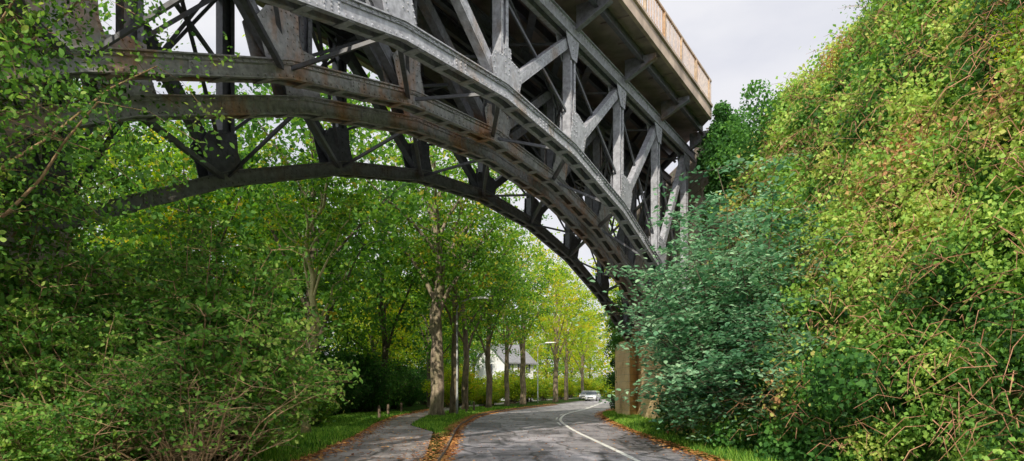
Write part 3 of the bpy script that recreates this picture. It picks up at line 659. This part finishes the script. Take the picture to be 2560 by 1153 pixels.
# ---------------------------------------------------------------- cars
def car(x,y,rot,paint,label):
    e=new_obj('parked_car',None,loc=(x,y,.01),rot=(0,0,rot),label=label,category='car',group='cars parked along the street')
    prof=[(-2.05,.3,.62,.72),(-1.95,.22,.78,.82),(-1.2,.2,.92,.88),(-.9,.2,.95,.88),(.9,.2,.98,.88),(1.8,.2,.96,.86),(2.0,.3,.85,.8)]
    mb=MB(); v=[];f=[]
    for yy,zb,zt,hw in prof: v+=[(-hw*.92,yy,zb),(hw*.92,yy,zb),(hw,yy,zb+(zt-zb)*.5),(hw*.93,yy,zt),(-hw*.93,yy,zt),(-hw,yy,zb+(zt-zb)*.5)]
    for i in range(len(prof)-1):
        for j in range(6): o=i*6; f.append((o+j,o+(j+1)%6,o+6+(j+1)%6,o+6+j))
    f.append(tuple(range(5,-1,-1))); o=(len(prof)-1)*6; f.append(tuple(o+j for j in range(6))); mb.add(v,f)
    mb.hexa([(-.62,-.35,1.44),(.62,-.35,1.44),(.62,1.35,1.42),(-.62,1.35,1.42),(-.56,-.25,1.5),(.56,-.25,1.5),(.56,1.25,1.48),(-.56,1.25,1.48)])
    new_obj('body',mb.mesh('body',paint,False),e)
    mb=MB(); mb.hexa([(-.8,-1.15,.93),(.8,-1.15,.93),(.8,1.9,.95),(-.8,1.9,.95),(-.61,-.36,1.438),(.61,-.36,1.438),(.61,1.36,1.418),(-.61,1.36,1.418)]); new_obj('window',mb.mesh('window',M_glass),e)
    for sx in(-1,1):
        for wy in(-1.3,1.3):
            mb=MB(); mb.tube([(sx*.68,wy,.31),(sx*.89,wy,.31)],[.31,.31],16); wo=new_obj('wheel',mb.mesh('wheel',M_tyre),e)
            mb=MB(); mb.tube([(sx*.893,wy,.31),(sx*.905,wy,.31)],[.19,.17],12); new_obj('rim',mb.mesh('rim',M_cars),wo)
        mb=MB(); mb.hexa([(sx*.62-.16,-2.07,.58),(sx*.62+.16,-2.04,.58),(sx*.62+.16,-1.95,.58),(sx*.62-.16,-1.95,.58),(sx*.62-.15,-2.02,.74),(sx*.62+.15,-2.0,.74),(sx*.62+.15,-1.9,.74),(sx*.62-.15,-1.9,.74)]); new_obj('headlight',mb.mesh('headlight',simple('lamp_glass',(.85,.85,.9),.1)),e)
        mb=MB(); mb.box((sx*.98,-.75,1.0),(.16,.1,.13)); new_obj('wing_mirror',mb.mesh('wing_mirror',paint),e)
    mb=MB(); mb.box((0,-2.07,.5),(.8,.04,.14)); new_obj('grille',mb.mesh('grille',M_tyre),e)
    mb=MB(); mb.box((0,-2.1,.36),(.5,.02,.11)); new_obj('number_plate',mb.mesh('number_plate',M_white),e)
car(12.1,102,math.radians(-18),M_cars,'silver hatchback facing along the street')
car(12.4,114,math.radians(-18),simple('car_grey',(.3,.31,.33),.3,.3,3,.05),'grey car parked behind a silver one')

M_pole=simple('galvanised_pole',(.34,.36,.36),.5,.2,5,.15)
def lamp(x,y,h,arm,label):
    e=new_obj('street_lamp',None,loc=(x,y,.08),label=label,category='street lamp',group='street lamps on the verge')
    mb=MB(); mb.tube([(0,0,0),(0,0,1.2),(0,0,1.21),(0,0,h-.6),(arm*.12,0,h-.15),(arm*.4,0,h)],[.08,.08,.06,.045,.04,.03],10); new_obj('pole',mb.mesh('pole',M_pole,True),e)
    mb=MB(); sx=arm*.4; v=[]
    for t,hw,hh in((0,.05,.05),(.15,.13,.09),(.6,.16,.1),(1,.06,.04)):
        xx=sx+arm*.6*t; zz=h+.06*t; v+=[(xx,-hw,zz-.03),(xx,hw,zz-.03),(xx,hw*.6,zz+hh),(xx,-hw*.6,zz+hh)]
    f=[(i*4+j,i*4+(j+1)%4,i*4+4+(j+1)%4,i*4+4+j) for i in range(3) for j in range(4)]+[(3,2,1,0),(12,13,14,15)]; mb.add(v,f); new_obj('lamp_head',mb.mesh('lamp_head',M_frame),e)
lamp(-3.3,41,7.0,1.9,'grey street lamp with long arm reaching over road')
lamp(3.1,82,7.2,2.2,'slim street lamp with curved arm')
B_post=simple('weathered_wood',(.15,.11,.075),.9,0,8,.35,.4)
mb=MB(); mb.tube([(0,0,-.2),(0,0,.6),(0,0,.68),(0,0,.72)],[.075,.075,.06,.02],10); pm=mb.mesh('bollard',B_post)
for x,y in[(-7.0,36),(-7.35,40.5),(-3.0,45),(-2.7,48.5),(-7.3,45)]:
    new_obj('bollard',pm,loc=(x,y,.08),label='short weathered wooden bollard beside the path',category='bollard',group='wooden bollards beside the path')
mb=MB(); mb.tube([(0,0,-.1),(0,0,.15),(0,0,.3),(0,0,.38)],[.2,.2,.14,.05],10,True,.1); new_obj('boundary_stone',mb.mesh('boundary_stone',M_kerb,True),loc=(-7.9,22.8,.07),label='small rounded boundary stone in the grass',category='stone')

# ---------------------------------------------------------------- world, sun, camera
to_sun=Vector((-.13,-.80,.56)).normalized(); el=math.asin(to_sun.z); az=math.atan2(to_sun.x,to_sun.y)
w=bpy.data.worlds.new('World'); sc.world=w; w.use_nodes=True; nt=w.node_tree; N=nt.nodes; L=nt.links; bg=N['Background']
sky=N.new('ShaderNodeTexSky'); sky.sky_type='NISHITA'; sky.sun_disc=False; sky.sun_elevation=el; sky.sun_rotation=az; sky.dust_density=2
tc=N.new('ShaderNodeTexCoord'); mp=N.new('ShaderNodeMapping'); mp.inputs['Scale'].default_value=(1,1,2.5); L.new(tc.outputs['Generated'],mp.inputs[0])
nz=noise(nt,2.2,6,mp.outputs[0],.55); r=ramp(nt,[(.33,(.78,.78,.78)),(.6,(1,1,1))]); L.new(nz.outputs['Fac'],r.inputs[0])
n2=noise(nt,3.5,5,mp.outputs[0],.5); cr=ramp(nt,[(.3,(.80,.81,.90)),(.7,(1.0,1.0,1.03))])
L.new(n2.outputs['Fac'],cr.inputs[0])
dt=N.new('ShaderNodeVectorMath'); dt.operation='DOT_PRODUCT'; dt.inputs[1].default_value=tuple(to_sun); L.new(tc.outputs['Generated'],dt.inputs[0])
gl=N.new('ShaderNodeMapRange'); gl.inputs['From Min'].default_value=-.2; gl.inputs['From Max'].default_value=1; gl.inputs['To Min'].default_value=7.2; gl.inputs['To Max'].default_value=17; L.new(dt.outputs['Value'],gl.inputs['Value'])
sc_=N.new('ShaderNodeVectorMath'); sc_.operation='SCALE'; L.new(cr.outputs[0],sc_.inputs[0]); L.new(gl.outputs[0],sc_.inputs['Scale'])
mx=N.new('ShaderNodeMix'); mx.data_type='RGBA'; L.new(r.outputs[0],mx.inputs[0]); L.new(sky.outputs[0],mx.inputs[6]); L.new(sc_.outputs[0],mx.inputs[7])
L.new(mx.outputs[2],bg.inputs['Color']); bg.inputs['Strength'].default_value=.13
sd=bpy.data.lights.new('sun','SUN'); sd.energy=5; sd.angle=math.radians(.5); sd.color=(1,.91,.76); so=bpy.data.objects.new('sun',sd); col.objects.link(so); so.rotation_euler=(-to_sun).to_track_quat('-Z','Y').to_euler()
cd=bpy.data.cameras.new('camera'); cd.lens=24; cd.sensor_width=36; cd.shift_y=.156; cd.clip_end=2000; co=bpy.data.objects.new('camera',cd); col.objects.link(co); co.location=(0,0,1.6); co.rotation_euler=(math.radians(90),0,0); sc.camera=co
